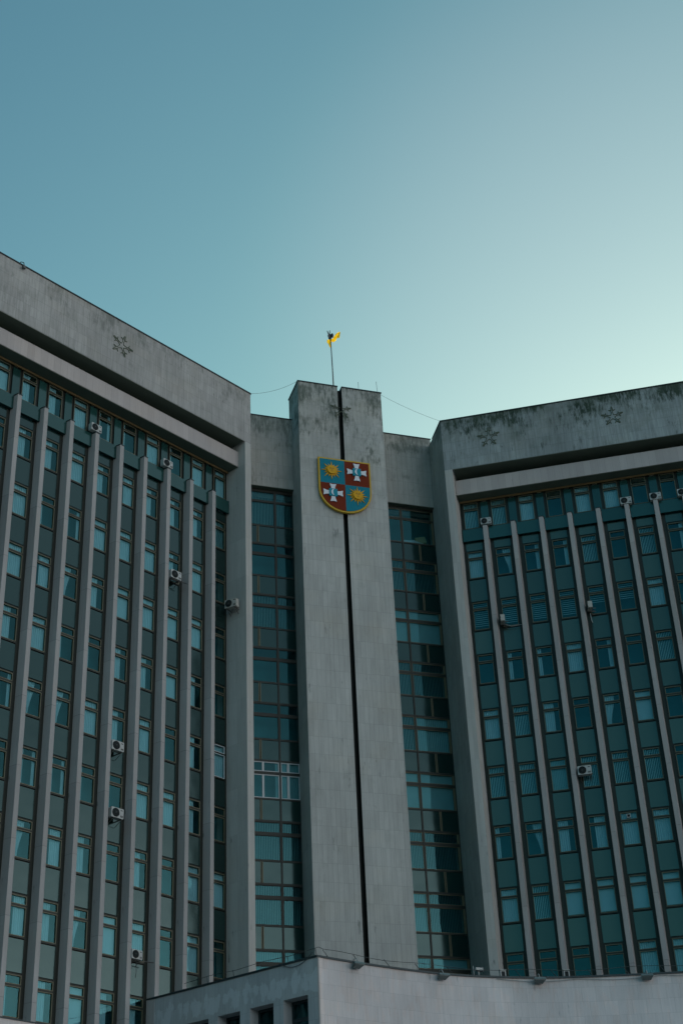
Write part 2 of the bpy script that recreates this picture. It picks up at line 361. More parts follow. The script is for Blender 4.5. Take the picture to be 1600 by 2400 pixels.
def panel_mesh(w, z0, z1, name='spandrel_panel', mat='panel'):
    mb = MB(); mb.box(-w, w, -.02, .02, z0, z1); return mb.data(name, [M[mat]])
PANEL = panel_mesh(.475, 1.86, 3.24)
PANEL0 = panel_mesh(.475, 1.86, 2.38)
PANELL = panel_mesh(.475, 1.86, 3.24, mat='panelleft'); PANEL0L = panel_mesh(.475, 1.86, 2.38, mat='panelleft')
CMAP_R = ["VVSNSSNNS", "SDRRVNVRV", "HHHHhhSNV", "NLLSRNVNS", "SVWNEPNVN", "VVQVVVNSV", "LDWXSSVSS", "SVPPPPSPS", "NNNNSSSNS"]
KINDMAT = {'V': 'slat', 'Q': 'dim', 'H': 'slat', 'h': 'slat', 'S': 'sheer', 'P': 'sheer', 'L': 'sheer', 'R': 'sheer', 'LR': 'sheer', 'W': 'sheer', 'X': 'sheer', 'D': 'sheer', 'E': 'sheer'}

def inframe(side, s, n, H, mx=90):
    x, y = wing_pt(side, s, n); a, b = project((x, y, H+ZC)); return -mx < a < 1600+mx and -mx < b < 2400+mx

def make_wing(side, s_end, label, pmat):
    rz = -R(30) if side > 0 else R(30)
    root = thing('office_wing', label, 'office building', (0, 0, 0), rz)
    F = lambda s, n, H: (side*s, -n, H+ZC)
    def mb(): return MB(F)
    def part(name, m, mats, lab=None):
        o = build(name, m, mats, root)
        if lab: o['label'] = lab
        return o
    # --- end pier, its flank and the long parapet
    Gd = ZC*-1
    m = mb(); m.prism([(PA, PN), (6.22, PN), (6.32, G-.6), (6.1, -6.2), (4.0, -6.2), (4.9, G-.5)] if False else [(PA, PN), (6.22, PN), (6.32, G-.7), (5.2, G-.7)], -ZC, HPB)
    part('end_pier', m, M['pier'])
    m = mb(); m.prism([(PA, PN), (s_end, PN), (s_end, -3.6), (4.985, -3.6)], HPB, HP-.02); part('parapet', m, pmat)
    m = mb(); m.prism([(PA-.03, PN+.045), (s_end+.05, PN+.045), (s_end+.05, -3.65), (4.93, -3.65)], HP-.02, HP+.045); part('roof_coping', m, M['coping'])
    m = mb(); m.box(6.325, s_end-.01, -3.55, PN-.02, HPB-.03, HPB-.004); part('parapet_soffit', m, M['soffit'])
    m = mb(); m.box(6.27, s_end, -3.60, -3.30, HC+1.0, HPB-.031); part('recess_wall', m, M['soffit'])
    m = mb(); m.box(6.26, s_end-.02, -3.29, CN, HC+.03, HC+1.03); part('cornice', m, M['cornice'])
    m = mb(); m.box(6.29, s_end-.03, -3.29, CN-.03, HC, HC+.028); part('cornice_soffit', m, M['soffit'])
    m = mb(); m.box(6.33, s_end-.05, G+.075, G+.15, HC-.11, HC-.004); part('metal_strip', m, M['ochre'])
    # --- body behind the glass
    m = mb(); m.prism([(5.9, G-.75), (s_end, G-.75), (s_end, -16), (-1.0, -16)], -ZC, HPB-.01); part('wall', m, M['dark'] if False else M['slab'])
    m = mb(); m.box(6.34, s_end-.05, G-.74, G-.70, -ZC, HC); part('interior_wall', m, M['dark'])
    # end wall returns over the facade depth
    m = mb(); m.prism([(s_end-.3, G-.75), (s_end, G-.75), (s_end, PN), (s_end-.3, PN)], -ZC, HPB-.035); part('far_pier', m, M['pier'])
    # --- olive mullion grid: posts both sides of every bay and rails between windows and panels
    K = int((s_end-.3-7.58)/BAY)+1
    m = mb()
    y0, y1 = G-.12, G-.01
    for k in range(K):
        c = colc(k)
        a0 = (6.33 if k == 0 else FO+(k-1)*BAY+.30); a1 = FO+k*BAY+.03
        m.box(a0, c-WW-.012, y0, y1, -ZC, HC-.02); m.box(c+WW+.012, a1, y0, y1, -ZC, HC-.02)
        for j in range(0, 13):
            b = sill(j)
            m.box(c-WW-.012, c+WW+.012, y0, y1-.02, b-.10, b-.052)
            if j: m.box(c-WW-.012, c+WW+.012, y0, y1-.03, b+1.80, b+1.86)
        m.box(c-WW-.012, c+WW+.012, y0, y1-.02, sill(0)+1.80, HC-.02)
    # lower storeys below the picture and the annex: plain olive infill
    part('mullion_grid', m, M['olive'])
    # --- fins
    fm = MB(lambda s, n, H: (side*s, -n, H+ZC))
    fm.prism([(0, FN), (.25, FN), (.325, G-.1), (0, G-.1)], -ZC, HF-.03); fd = fm.data('fin', [M['fin']])
    cm = MB(lambda s, n, H: (side*s, -n, H+ZC)); cm.prism([(-.02, FN+.02), (.27, FN+.02), (.34, G+.07), (-.02, G+.07)], HF-.03, HF+.02); cdm = cm.data('fin_cap', [M['coping']])
    for k in range(K):
        s0 = FO+k*BAY
        if s0 > s_end-.5: continue
        f = link('fin', fd, root, (side*s0, 0, 0)); link('fin_cap', cdm, f)
    # --- per bay: band box, panels, windows
    for k in range(K):
        c = colc(k)
        a0 = (6.325 if k == 0 else FO+(k-1)*BAY+.31); a1 = FO+k*BAY-.004
        if not (inframe(side, c, G, 44, 160) or inframe(side, c, G, 30, 160)): continue
        if inframe(side, c, G, 44, 160):
            m = MB(lambda s, n, H: (side*s, -n, H)); m.box(a0-c, a1-c, G+.061, -3.14, sill(0)-.90+ZC, sill(0)-.10+ZC)
            build('band_box', m, M['panelband'], root, loc=(side*c, 0, 0))
            if k < K-1:
                sm = MB(lambda s, n, H: (side*s, -n, H)); b0 = c+WW+.15; b1 = colc(k+1)-WW-.15; cc = (b0+b1)/2
                sm.box(b0-cc, b1-cc, G+.03, G+.075, HF+.03+ZC, HC-.2+ZC); build('top_panel', sm, M['panelband'], root, loc=(side*cc, 0, 0))
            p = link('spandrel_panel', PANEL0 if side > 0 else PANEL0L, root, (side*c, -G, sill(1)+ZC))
        for j in range(0, 11):
            if not inframe(side, c, G, sill(j)+.9, 60): continue
            white = side < 0 and k == 0 and j == 5
            wdw = link('window', WMESHW if white else WMESH, root, (side*c, -G, sill(j)+ZC))
            link('pane', PMESH, wdw)
            if white: wdw['label'] = 'window with bright white sashes'
            if side > 0 and k == 4 and j == 6:
                vm = MB(); vm.box(-.10, .10, -.09, -.01, 1.45, 1.65, 1); vm.box(-.065, .065, -.095, -.089, 1.485, 1.615); build('vent_fan', vm, [M['acdark'], M['acwhite']], wdw)
            if side > 0:
                kind = CMAP_R[j][k] if j < len(CMAP_R) and k < len(CMAP_R[0]) else 'S'
            else:
                kind = random.choice(['S', 'W', 'W', 'W', 'X', 'LR', 'S', 'E', 'S', 'L', 'P']) if k else ('S' if j == 5 else random.choice(['N', 'Q', 'X', 'N']))
            if kind != 'N':
                cu = link('blind' if kind in 'VQHh' and kind != 'LR' else 'curtain', curtain_data(kind, KINDMAT[kind]), wdw)
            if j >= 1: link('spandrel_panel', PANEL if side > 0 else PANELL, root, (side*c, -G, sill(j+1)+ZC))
    return root, part
LW, lpart = make_wing(-1, 30.2, 'long concrete office wing on the left, vertical fins below a pale cornice and plain parapet', M['parapetL'])
RW, rpart = make_wing(1, 30.2, 'concrete office wing on the right side with vertical fins and a moss-stained parapet', M['parapetR'])

# ------------------------------------------------------------------ central tower with the two glazed recesses
TW, HT, VW, VG, HWR, HH = 2.659, 53.9465, 1.495, 1.8615, 52.0533, 47.019
T = thing('stair_tower', 'slim central stone tower split by a dark vertical slot, glazed strips either side', 'tower')
def tb(): return MB(lambda x, y, H: (x, y, H+ZC))
m = tb(); m.box(-TW, -.15, 0, 2.054, -ZC, HT-.03); m.box(.13, TW, 0, 2.054, -ZC, HT-.03); build('tower_shaft', m, M['slab_tower'], T)
m = tb(); m.box(-TW-.04, -.13, -.04, 2.09, HT-.03, HT+.04); m.box(.11, TW+.04, -.04, 2.09, HT-.03, HT+.04); m.box(-.13, .11, .42, 2.05, HT-.03, HT+.02); build('roof_coping', m, M['coping'], T)
m = tb(); m.box(-.149, .129, .45, 2.05, -ZC, HT-.035); m.box(-.149, -.142, .015, .449, -ZC, HT-.04); m.box(.122, .129, .015, .449, -ZC, HT-.04); build('slot_dark_plates', m, M['slotdark'], T)  # thin dark side plates added to make the slot's inner faces dark
# thin bracket left in the slot
XR = 6.2636
for sg in (-1, 1):
    x0, x1 = sorted((sg*(TW-.0), sg*(XR+.05)))
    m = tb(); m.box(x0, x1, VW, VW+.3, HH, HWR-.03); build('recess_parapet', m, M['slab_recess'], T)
    x0, x1 = sorted((sg*(TW+.001), sg*(XR+.08)))
    m = tb(); m.box(x0, x1, VW-.035, VW+.34, HWR-.03, HWR+.035); build('recess_coping', m, M['coping'], T)
    x0, x1 = sorted((sg*(TW+.003), sg*(XR-.01)))
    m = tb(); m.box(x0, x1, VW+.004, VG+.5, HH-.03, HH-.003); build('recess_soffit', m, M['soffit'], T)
# flank walls from the wing piers back to the recess
for sg in (-1, 1):
    m = tb()
    p0 = wing_pt(sg, PA, PN); p1 = (sg*XR, VG+.6); p2 = (sg*(XR+.9), VG+1.2); p3 = wing_pt(sg, 5.3, G-.6)
    q = wing_pt(sg, PA+.0015, PN-.002)
    m.prism([(p0[0]-sg*.004, p0[1]+.004), p1, p2, p3], -ZC, HP-.022)
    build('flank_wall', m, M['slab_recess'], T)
m = tb(); m.box(-XR-.6, XR+.6, VG+.9, 12, -ZC, HH+3); build('rear_block', m, M['slab'], T)
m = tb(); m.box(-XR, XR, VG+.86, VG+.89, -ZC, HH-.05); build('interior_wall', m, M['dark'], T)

def strip(sg):
    """one glazed strip: big panes, short transoms, spandrels split by thin mullions"""
    if sg < 0: xs = [-6.27, -3.74, -2.57-.02]; spl = -4.80
    else: xs = [2.62, 4.13, 6.25]; spl = 5.19
    fr = tb(); y0, y1 = VG-.06, VG+.05
    def post(x, h0, h1, w=.045, pr=0): fr.box(x-w, x+w, y0-pr, y1, h0, h1)
    for x in (xs[0]+.03, xs[1], xs[2]-.03): post(x, 5, HH-.035)
    for j in range(0, 11):
        b = sill(j)
        for (h0, h1) in ((b-.06, b+.03), (b+1.60, b+1.71)) if j == 0 else ((b-.06, b+.03), (b+1.34, b+1.50)):
            fr.box(xs[0], xs[2], y0+.012, y1-.01, h0, h1)
        fr.box(xs[0], xs[2], y0+.012, y1-.01, b-1.28, b-1.17)
        fr.box(spl-.06, spl-.022, y0+.002, y1-.02, b-1.17, b-.06, 1); fr.box(spl+.022, spl+.06, y0+.002, y1-.02, b-1.17, b-.06, 1)
    fr.box(xs[0], xs[2], y0+.012, y1-.01, HH-.2, HH-.04)
    build('mullion_grid', fr, [M['olive'], M['tan']], T)
    segs = [(xs[0]+.075, xs[1]-.045), (xs[1]+.045, xs[2]-.075)]
    white_row = 5 if sg < 0 else None
    for j in range(0, 10):
        b = sill(j); top = 1.60 if j == 0 else 1.34; t0, t1 = (1.71, HH-.2-b) if j == 0 else (1.50, PIT-1.28)
        for q, (a0, a1) in enumerate(segs):
            c = (a0+a1)/2; w = (a1-a0)/2
            if project((c, VG, b+ZC))[1] > 2460: continue
            white = (j == white_row)
            f = MB(); e = .05 if white else .03
            for h0, h1 in ((.03, top), (t0, t1)):
                f.box(-w, -w+e, -.03, .03, h0, h1); f.box(w-e, w, -.03, .03, h0, h1); f.box(-w+e, w-e, -.028, .03, h0, h0+e); f.box(-w+e, w-e, -.028, .03, h1-e, h1)
                if white and q == 0: f.box(w*.22, w*.22+.11, -.03, .03, h0+e, h1-e)
                if white and q == 1: f.box(-w*.35, -w*.35+.13, -.03, .03, h0+e, h1-e)
                if (not white) and ((sg > 0 and q == 1)): f.box(w-.13, w-e-.001, -.032, .03, h0+e, h1-e)
            wd = build('window', f, M['whiteframe'] if white else (M['tan'] if sg > 0 else M['olive']), T, loc=(c, VG, b+ZC))
            if white: wd['label'] = 'window with new white frames'
            if sg > 0 and j == 0 and q == 0:
                pass
            pm = MB()
            for h0, h1 in ((.03+e, top-e), (t0+e, t1-e)): pm.box(-w+e, w-e, 0, .006, h0, h1)
            build('pane', pm, M['glass'], wd)
            kinds = {(-1, 0): ['V', 'V'], (-1, 2): ['V', 'V'], (-1, 6): ['V', 'V'], (-1, 7): ['V', 'V'], (-1, 5): ['LR', 'S'], (1, 1): ['V', 'V'], (1, 2): ['P', 'P'], (1, 3): ['V', 'V'], (1, 4): ['V', 'S'], (1, 5): ['P', 'P'], (1, 6): ['V', 'V'], (1, 7): ['Q', 'V'], (-1, 8): ['Q', 'Q'], (1, 8): ['Q', 'P']}.get((sg, j), ['N', 'N'])
            kd = kinds[q]
            if kd != 'N': build('blind' if kd in 'VQ' else 'curtain', curtain(kd, w-.03, t1-.02), M['dim'], wd)
        # spandrels
        px = [(xs[0]+.075, spl-.06), (spl+.06, xs[1]-.045), (xs[1]+.045, xs[2]-.075)] if sg < 0 else [(xs[0]+.075, xs[1]-.045), (xs[1]+.045, spl-.06), (spl+.06, xs[2]-.075)]
        for a0, a1 in px:
            c = (a0+a1)/2; w = (a1-a0)/2
            build('spandrel_panel', (lambda mb: (mb.box(-w, w, -.015, .03, -1.17, -.06), mb)[1])(MB()), M['paneldark'], T, loc=(c, VG, b+ZC))
for sg in (-1, 1): strip(sg)

# ------------------------------------------------------------------ weathered star reliefs
def star(parent, F, cs, cH, n0, r, seed, arms=5, rot=0.0, skip=()):
    """five-armed snowflake relief: every arm is a pair of bars ending in a forked tip"""
    rnd = random.Random(seed); mb = MB(F)
    def bar(x0, z0, x1, z1, wd=.02):
        d = math.hypot(x1-x0, z1-z0); ux, uz = (x1-x0)/d, (z1-z0)/d
        px, pz = -uz*wd, ux*wd
        mb.prismY([(cs+x0-px, cH+z0-pz), (cs+x1-px*.6, cH+z1-pz*.6), (cs+x1+px*.6, cH+z1+pz*.6), (cs+x0+px, cH+z0+pz)], n0, n0+.05)
    for i in range(arms):
        if i in skip: continue
        a = math.pi/2+rot+i*2*math.pi/arms+rnd.uniform(-.05, .05); ca, sa = math.cos(a), math.sin(a)
        P = lambda u, v: (ca*u-sa*v, sa*u+ca*v)
        rr = r*rnd.uniform(.9, 1.08)
        for sgn in (-1, 1):
            bar(*P(.16*r, sgn*.13*r), *P(.42*rr, sgn*.055*r)); bar(*P(.42*rr, sgn*.055*r), *P(.66*rr, sgn*.09*r))
            bar(*P(.60*rr, sgn*.07*r), *P(.70*rr, sgn*.30*r), .03); bar(*P(.66*rr, sgn*.08*r), *P(1.02*rr, sgn*.03*r), .032)
    return build('star_relief', mb, M['moss'], parent)
star(LW, lambda s, n, H: (-s, -n, H+ZC), 15.41, 49.9, PN-.02, .74, 3, rot=.28)
star(RW, lambda s, n, H: (s, -n, H+ZC), 8.60, 49.83, PN-.02, .66, 5)
star(RW, lambda s, n, H: (s, -n, H+ZC), 15.98, 49.87, PN-.02, .66, 8)
star(T, lambda s, n, H: (s, -n, H+ZC), 0.02, 52.25, -.02, .66, 11, skip=(0,))

# ------------------------------------------------------------------ annex with the curved front
A0, A1 = Vector((-11.33, -2.67)), Vector((-5.83, -10.93))
HA = 16.23
ctrl = [(-5.83, -10.93), (-5.09, -10.62), (-4.17, -10.27), (-3.2, -9.92), (-2.2, -9.6), (-.82, -9.2), (.3, -8.93), (1.8, -8.74), (3.6, -8.74), (5.5, -8.95), (7.26, -9.40), (9.03, -9.96), (11.2, -10.72), (14.2, -11.85), (18.0, -13.4)]
def catmull(P, k=4):
    P = [Vector(p) for p in P]; out = []
    for i in range(len(P)-1):
        p0, p1, p2, p3 = P[max(i-1, 0)], P[i], P[i+1], P[min(i+2, len(P)-1)]
        for q in range(k):
            t = q/k; out.append(tuple(.5*((2*p1)+(p2-p0)*t+(2*p0-5*p1+4*p2-p3)*t*t+(3*p1-p0-3*p2+p3)*t**3)))
    out.append(tuple(P[-1])); return out
curve = catmull(ctrl)
AX = thing('entrance_annex', 'low stone annex before the tower, pale curved front wall and small deep windows', 'building')
TH = .62
mb = tb()
inner = []
for i, p in enumerate(curve):
    a = Vector(curve[max(i-1, 0)]); b = Vector(curve[min(i+1, len(curve)-1)]); t = (b-a).normalized(); nrm = Vector((-t.y, t.x))
    inner.append((p[0]+nrm.x*TH, p[1]+nrm.y*TH))
e2 = (A1-A0).normalized(); n2 = Vector((-e2.y, e2.x))
if n2.x < 0: n2 = -n2
inner[0] = (A1.x+n2.x*TH+.25, A1.y+n2.y*TH+.35)
cA, cB = [], []
acc = 0; us = [0]
for i in range(1, len(curve)): acc += (Vector(curve[i])-Vector(curve[i-1])).length; us.append(acc)
# front wall: outer face as one smooth sheet with metre UVs along the curve
me = bpy.data.meshes.new('curved_wall'); V = []; Fc = []
zb, zt = 0.0, HA+ZC-.05
for p, q in zip(curve, inner): V += [(*p, zb), (*p, zt), (*q, zt), (*q, zb)]
for i in range(len(curve)-1):
    a = 4*i; b = a+4
    Fc += [(a, b, b+1, a+1), (a+1, b+1, b+2, a+2), (a+2, b+2, b+3, a+3)]
Fc += [(0, 1, 2, 3), tuple(4*(len(curve)-1)+k for k in (3, 2, 1, 0))]
me.from_pydata(V, [], Fc); uvl = me.uv_layers.new(name='metres')
for p in me.polygons:
    for li, vi in zip(p.loop_indices, p.vertices): uvl.data[li].uv = (us[vi//4], V[vi][2])
    p.use_smooth = p.normal.z < .5 and len(p.vertices) == 4
me.materials.append(M['annex']); link('curved_wall', me, AX)
m = tb()
for i in range(len(curve)-1):
    a, b, c, d = curve[i], curve[i+1], inner[i+1], inner[i]
    def outp(p, q): v = (Vector(p)-Vector(q)).normalized()*.05; return (p[0]+v.x, p[1]+v.y)
    m.prism([outp(a, d), outp(b, c), c, d], HA-.05, HA+.03)
build('roof_coping', m, M['coping'], AX)
# left side wall with deep window openings, local frame along e2
LA = (A1-A0).length
def AF(u, v, H): p = A0+e2*u+n2*v; return (p.x, p.y, H+ZC)
ops = [(.60, 1.92), (2.47, 3.78), (4.33, 5.61), (6.17, 7.49), (8.04, 9.37)]
HS, HHd = 12.0, 14.76
m = MB(AF); m.box(-.3, LA-.0, 0, TH, HHd, HA-.05)
edges = [-.3]+[x for o in ops for x in o]+[LA]
for i in range(0, len(edges), 2): m.box(edges[i], edges[i+1], 0, TH, HS, HHd)
m.box(-.3, LA, 0, TH, -ZC, HS)
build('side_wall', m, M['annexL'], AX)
m = MB(AF); m.box(-.3, LA+.03, -.05, TH, HA-.049, HA+.03); build('roof_coping', m, M['coping'], AX)
for (a, b) in ops:
    m = MB(lambda u, v, H: AF(u, v, H))
    y0, y1 = TH-.09, TH-.01
    m.box(a+.002, a+.09, y0, y1, HS, HHd-.002); m.box(b-.09, b-.002, y0, y1, HS, HHd-.002); m.box(a+.09, b-.09, y0, y1, HHd-.12, HHd-.002)
    m.box(a+.09, b-.09, y0, y1, HHd-.86, HHd-.70); m.box(a+.09, b-.09, y0, y1, HS, HS+.1)
    wd = build('window', m, M['coping'], AX)
    m = MB(AF); m.box(a+.09, b-.09, TH-.05, TH-.04, HS+.1, HHd-.12); build('pane', m, M['glass'], wd)
    m = MB(AF); m.box(a+.75, b-.05, TH+.15, TH+.16, HS+.1, HHd-.2); build('curtain', m, M['sheer'], wd)
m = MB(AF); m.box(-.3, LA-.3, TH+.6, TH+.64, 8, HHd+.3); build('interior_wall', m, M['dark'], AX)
# flat roof
poly = [(-11.0, -2.2), (A1.x+.4, A1.y+1.0)]+[inner[i] for i in range(2, len(inner), 3)]+[(14, -5), (4, 1.4), (-4, 1.4)]
m = tb(); m.prism(poly, HA-1.2, HA-.9); build('flat_roof', m, M['roof'], AX)

# podium parapet at the foot of the left wing, just entering the frame
m = MB(lambda s, n, H: (-s, -n, H+ZC)); m.box(19.0, 31, 1.6, 2.0, -ZC, 12.93)
o = build('podium_wall', m, M['annex']); o.rotation_euler = (0, 0, R(30)); tag(o, 'pale top of a low podium wall at the very foot of the left wing', 'wall')
m = MB(lambda s, n, H: (-s, -n, H+ZC)); m.box(18.95, 31.05, 1.55, 2.05, 12.931, 12.97); c = build('roof_coping', m, M['coping'], o)

# ------------------------------------------------------------------ coat of arms
CO = thing('coat_of_arms', 'painted shield of blue and red quarters, gold suns and white crosses on the tower', 'coat of arms')
def outline(shr=0.0):
    x0, x1, zt, zs, zb = -1.62+shr, 1.60-shr, 48.44-shr, 46.35, 44.78+shr
    pts = [(x1, zt), (x0, zt)]
    n = 22; cx = (x0+x1)/2; rx = (x1-x0)/2
    pts += [(cx-rx*math.cos(math.pi*i/n), zs-(zs-zb)*math.sin(math.pi*i/n)**.92) for i in range(0, n+1)]
    return pts
cxm, czm = -.02, 46.68
m = tb(); m.prismY(outline(0), -.22, -.06); build('shield_rim', m, M['rim'], CO)
def quarter(ix, iz, mat):
    pts = outline(.10); out = []
    def clip(P, ax, v, keep):
        r = []
        for i in range(len(P)):
            a, b = P[i], P[(i+1) % len(P)]; ia, ib = (a[ax]-v)*keep >= 0, (b[ax]-v)*keep >= 0
            if ia: r.append(a)
            if ia != ib: t = (v-a[ax])/(b[ax]-a[ax]); r.append((a[0]+(b[0]-a[0])*t, a[1]+(b[1]-a[1])*t))
        return r
    P = clip(clip(pts, 0, cxm, ix), 1, czm, iz)
    mm_ = tb(); mm_.prismY(P, -.245, -.219); build('shield_quarter', mm_, M[mat], CO)['label'] = ('blue' if mat == 'azure' else 'red')+' quarter'
quarter(-1, 1, 'azure'); quarter(1, 1, 'red'); quarter(-1, -1, 'red'); quarter(1, -1, 'azure')
def sunshape(cx, cz):
    m = tb(); n = 16; P = []
    for i in range(n*2):
        a = math.pi*i/n+math.pi/2
        r = (.66 if (i//2) % 2 == 0 else .50) if i % 2 == 0 else .30
        P.append((cx+r*math.cos(a), cz+r*.98*math.sin(a)))
    k = len(P); pts = [(cx, -.36, cz)]+[(a, -.29 if i % 2 else -.27, c) for i, (a, c) in enumerate(P)]+[(a, -.25, c) for a, c in P]
    fs = [(0, 1+i, 1+(i+1) % k) for i in range(k)]+[(1+i, 1+k+i, 1+k+(i+1) % k, 1+(i+1) % k) for i in range(k)]
    m.mesh(pts, fs); m.disc(cx, -.38, -.30, cz, .28, 24)
    o = build('sun_emblem', m, M['gold'], CO)
    f = tb()
    for sx in (-1, 1):
        f.disc(cx+sx*.085, -.392, -.379, cz+.06, .022, 10, rx=.042); f.box(cx+sx*.085-.05, cx+sx*.085+.05, -.39, -.379, cz+.105, cz+.118)
    f.box(cx-.012, cx+.012, -.395, -.379, cz-.04, cz+.06); f.box(cx-.06, cx+.06, -.39, -.379, cz-.105, cz-.088)
    build('sun_face', f, M['goldline'], o)
def crossshape(cx, cz):
    m = tb()
    for a in range(4):
        ca, sa = math.cos(a*math.pi/2), math.sin(a*math.pi/2)
        q = [(.2, -.115), (.38, -.125), (.60, -.20), (.57, 0), (.60, .20), (.38, .125), (.2, .115)]
        m.prismY([(cx+ca*u-sa*v, cz+sa*u+ca*v) for u, v in q], -.31, -.24)
    o = build('cross_emblem', m, M['white'], CO)
    m = tb(); m.box(cx-.25, cx+.25, -.345, -.245, cz-.25, cz+.25); sq = build('cross_centre', m, M['teal'], o)
    m = tb(); n = 14; P = [(cx+.05+.21*math.cos(math.pi*.5+math.pi*i/n*1.0)*.9, cz+.215*math.sin(math.pi*.5+math.pi*i/n)) for i in range(n+1)]
    P += [(cx+.06+.085*math.cos(math.pi*1.5-math.pi*i/n), cz+.205*math.sin(math.pi*1.5-math.pi*i/n)) for i in range(1, n)]
    m.prismY(P, -.375, -.344); build('crescent', m, M['white'], o)
sunshape(-.83, 47.55); sunshape(.70, 46.02-.02); crossshape(.72, 47.62); crossshape(-.79, 46.0)

# ------------------------------------------------------------------ flag and pole
m = tb(); m.tube([(-.06, .95, HT-.05), (-.08, .95, 55.9), (-.12, .95, 58.25)], [.045, .038, .03], 8)
m.prismY([(-.15, 58.2), (-.09, 58.2), (-.06, 58.6), (-.13, 58.62)], .92, .98)
fp = thing('flagpole', 'thin dark flagpole on top of the central tower', 'flagpole', (0, 0, 0)); build('pole', m, M['steel'], fp)
m = tb()
m.prismY([(-.26, 58.42), (-.10, 58.38), (-.14, 58.62), (-.13, 59.03), (-.17, 59.03), (-.19, 58.72), (-.31, 58.98), (-.335, 58.96), (-.26, 58.66), (-.30, 58.56)], .93, .97); build('finial', m, M['steel'], fp)
def flagmat(name, col, tr=.5):
    mt, n, l, b = newmat(name); b.inputs['Base Color'].default_value = (*col, 1); b.inputs['Roughness'].default_value = .7
    t = n.new('ShaderNodeBsdfTranslucent'); t.inputs[0].default_value = (*col, 1); x = n.new('ShaderNodeMixShader'); x.inputs[0].default_value = tr
    l.new(b.outputs[0], x.inputs[1]); l.new(t.outputs[0], x.inputs[2]); l.new(x.outputs[0], n['Material Output'].inputs[0]); return mt
M['flagy'] = flagmat('yellow_cloth', (1.0, .68, .02), .65); M['flagb'] = flagmat('blue_cloth', (.003, .010, .022), .1)  # blue cloth has its shadow put into the near-black colour
def lerp_curve(P, t):
    t = t*(len(P)-1); i = min(int(t), len(P)-2); f = t-i; return tuple(P[i][k]+(P[i+1][k]-P[i][k])*f for k in range(2))
def cloth(top, bot, mat, ph, name, parent=None, amp=.05):
    m = MB(lambda x, y, H: (x, y, H+ZC)); nu, nv = 26, 10; pts = []
    for j in range(nv+1):
        for i in range(nu+1):
            a = lerp_curve(top, i/nu); b = lerp_curve(bot, i/nu); v = j/nv
            pts.append((a[0]+(b[0]-a[0])*v, .90+amp*math.sin(i*.7+v*3+ph)+.10*math.sin(i*.22+ph), a[1]+(b[1]-a[1])*v))
    m.mesh(pts, [(j*(nu+1)+i, j*(nu+1)+i+1, (j+1)*(nu+1)+i+1, (j+1)*(nu+1)+i) for j in range(nv) for i in range(nu)], 0, True)
    return build(name, m, mat, parent)
fl = thing('flag', 'small flag blown round its pole, bright yellow below a shadow-darkened blue top', 'flag', (0, 0, 0))
cloth([(-.35, 58.28), (-.25, 58.33), (-.10, 58.36), (.05, 58.46), (.17, 58.66), (.30, 58.84), (.42, 58.93), (.52, 58.90)],
      [(-.37, 57.98), (-.24, 57.83), (-.11, 57.71), (-.085, 58.10), (.05, 58.09), (.16, 58.12), (.28, 58.42), (.48, 58.53)], M['flagy'], .3, 'yellow_half', fl)
cloth([(-.28, 58.70), (-.12, 58.70), (.02, 58.72), (.10, 58.66)], [(-.24, 58.30), (-.15, 58.33), (-.02, 58.38), (.10, 58.50)], M['flagb'], 1.5, 'blue_half', fl, .03)

# ------------------------------------------------------------------ cables, antennas, rods on the roofs
def catenary(a, b, sag, n=14): a, b = Vector(a), Vector(b); return [tuple(a.lerp(b, i/n)-Vector((0, 0, sag*4*(i/n)*(1-i/n)))) for i in range(n+1)]
def cable(name, pts, r, label, cat='cable', mat='cable', group=None):
    m = MB(); m.tube(pts, r, 5); return tag(build(name, m, M[mat]), label, cat, group)
lw = wing_pt(-1, PA+.05, PN-.1); rw = wing_pt(1, PA+.05, PN-.1)
cable('cable', catenary((-TW, .1, HT+ZC+.03), (lw[0], lw[1], HP+ZC+.05), .25), .009, 'thin sagging wire from the tower top to the left wing roof')
cable('cable', catenary((TW, .1, HT+ZC-.05), (rw[0], rw[1], HP+ZC+.05), .12), .008, 'thin wire from the tower top down to the right wing roof')
cable('antenna', [(1.60, 1, HT+ZC), (1.58, 1, 55.3+ZC)], .012, 'short thin antenna rod on the right half of the tower roof, nearer the slot', 'antenna')
cable('antenna', [(2.86, 1.0, 54.0+ZC-.06), (2.78, 1, 55.55+ZC)], .012, 'thin antenna rod leaning at the right edge of the tower roof', 'antenna')
cable('stay_rod', [(TW+.02, 1.2, 52.9+ZC), (TW+.42, 1.5, HWR+ZC+.03)], .02, 'dark stay rod between the right flank of the tower and the recess roof', 'rod')
# small hook lamp on the left parapet
hk = MB(lambda s, n, H: (-s, -n, H+ZC)); hk.tube([(22.22, PN-.2, HP+.05), (22.2, PN-.05, HP+.22), (22.14, PN+.12, HP+.10), (22.1, PN+.16, HP-.12)], .025, 6); hk.box(22.02, 22.18, PN+.07, PN+.2, HP-.28, HP-.12)
o = build('roof_hook', hk, M['steel']); o.rotation_euler = (0, 0, R(30)); tag(o, 'small dark hooked lamp bracket over the edge of the left parapet', 'lamp bracket')

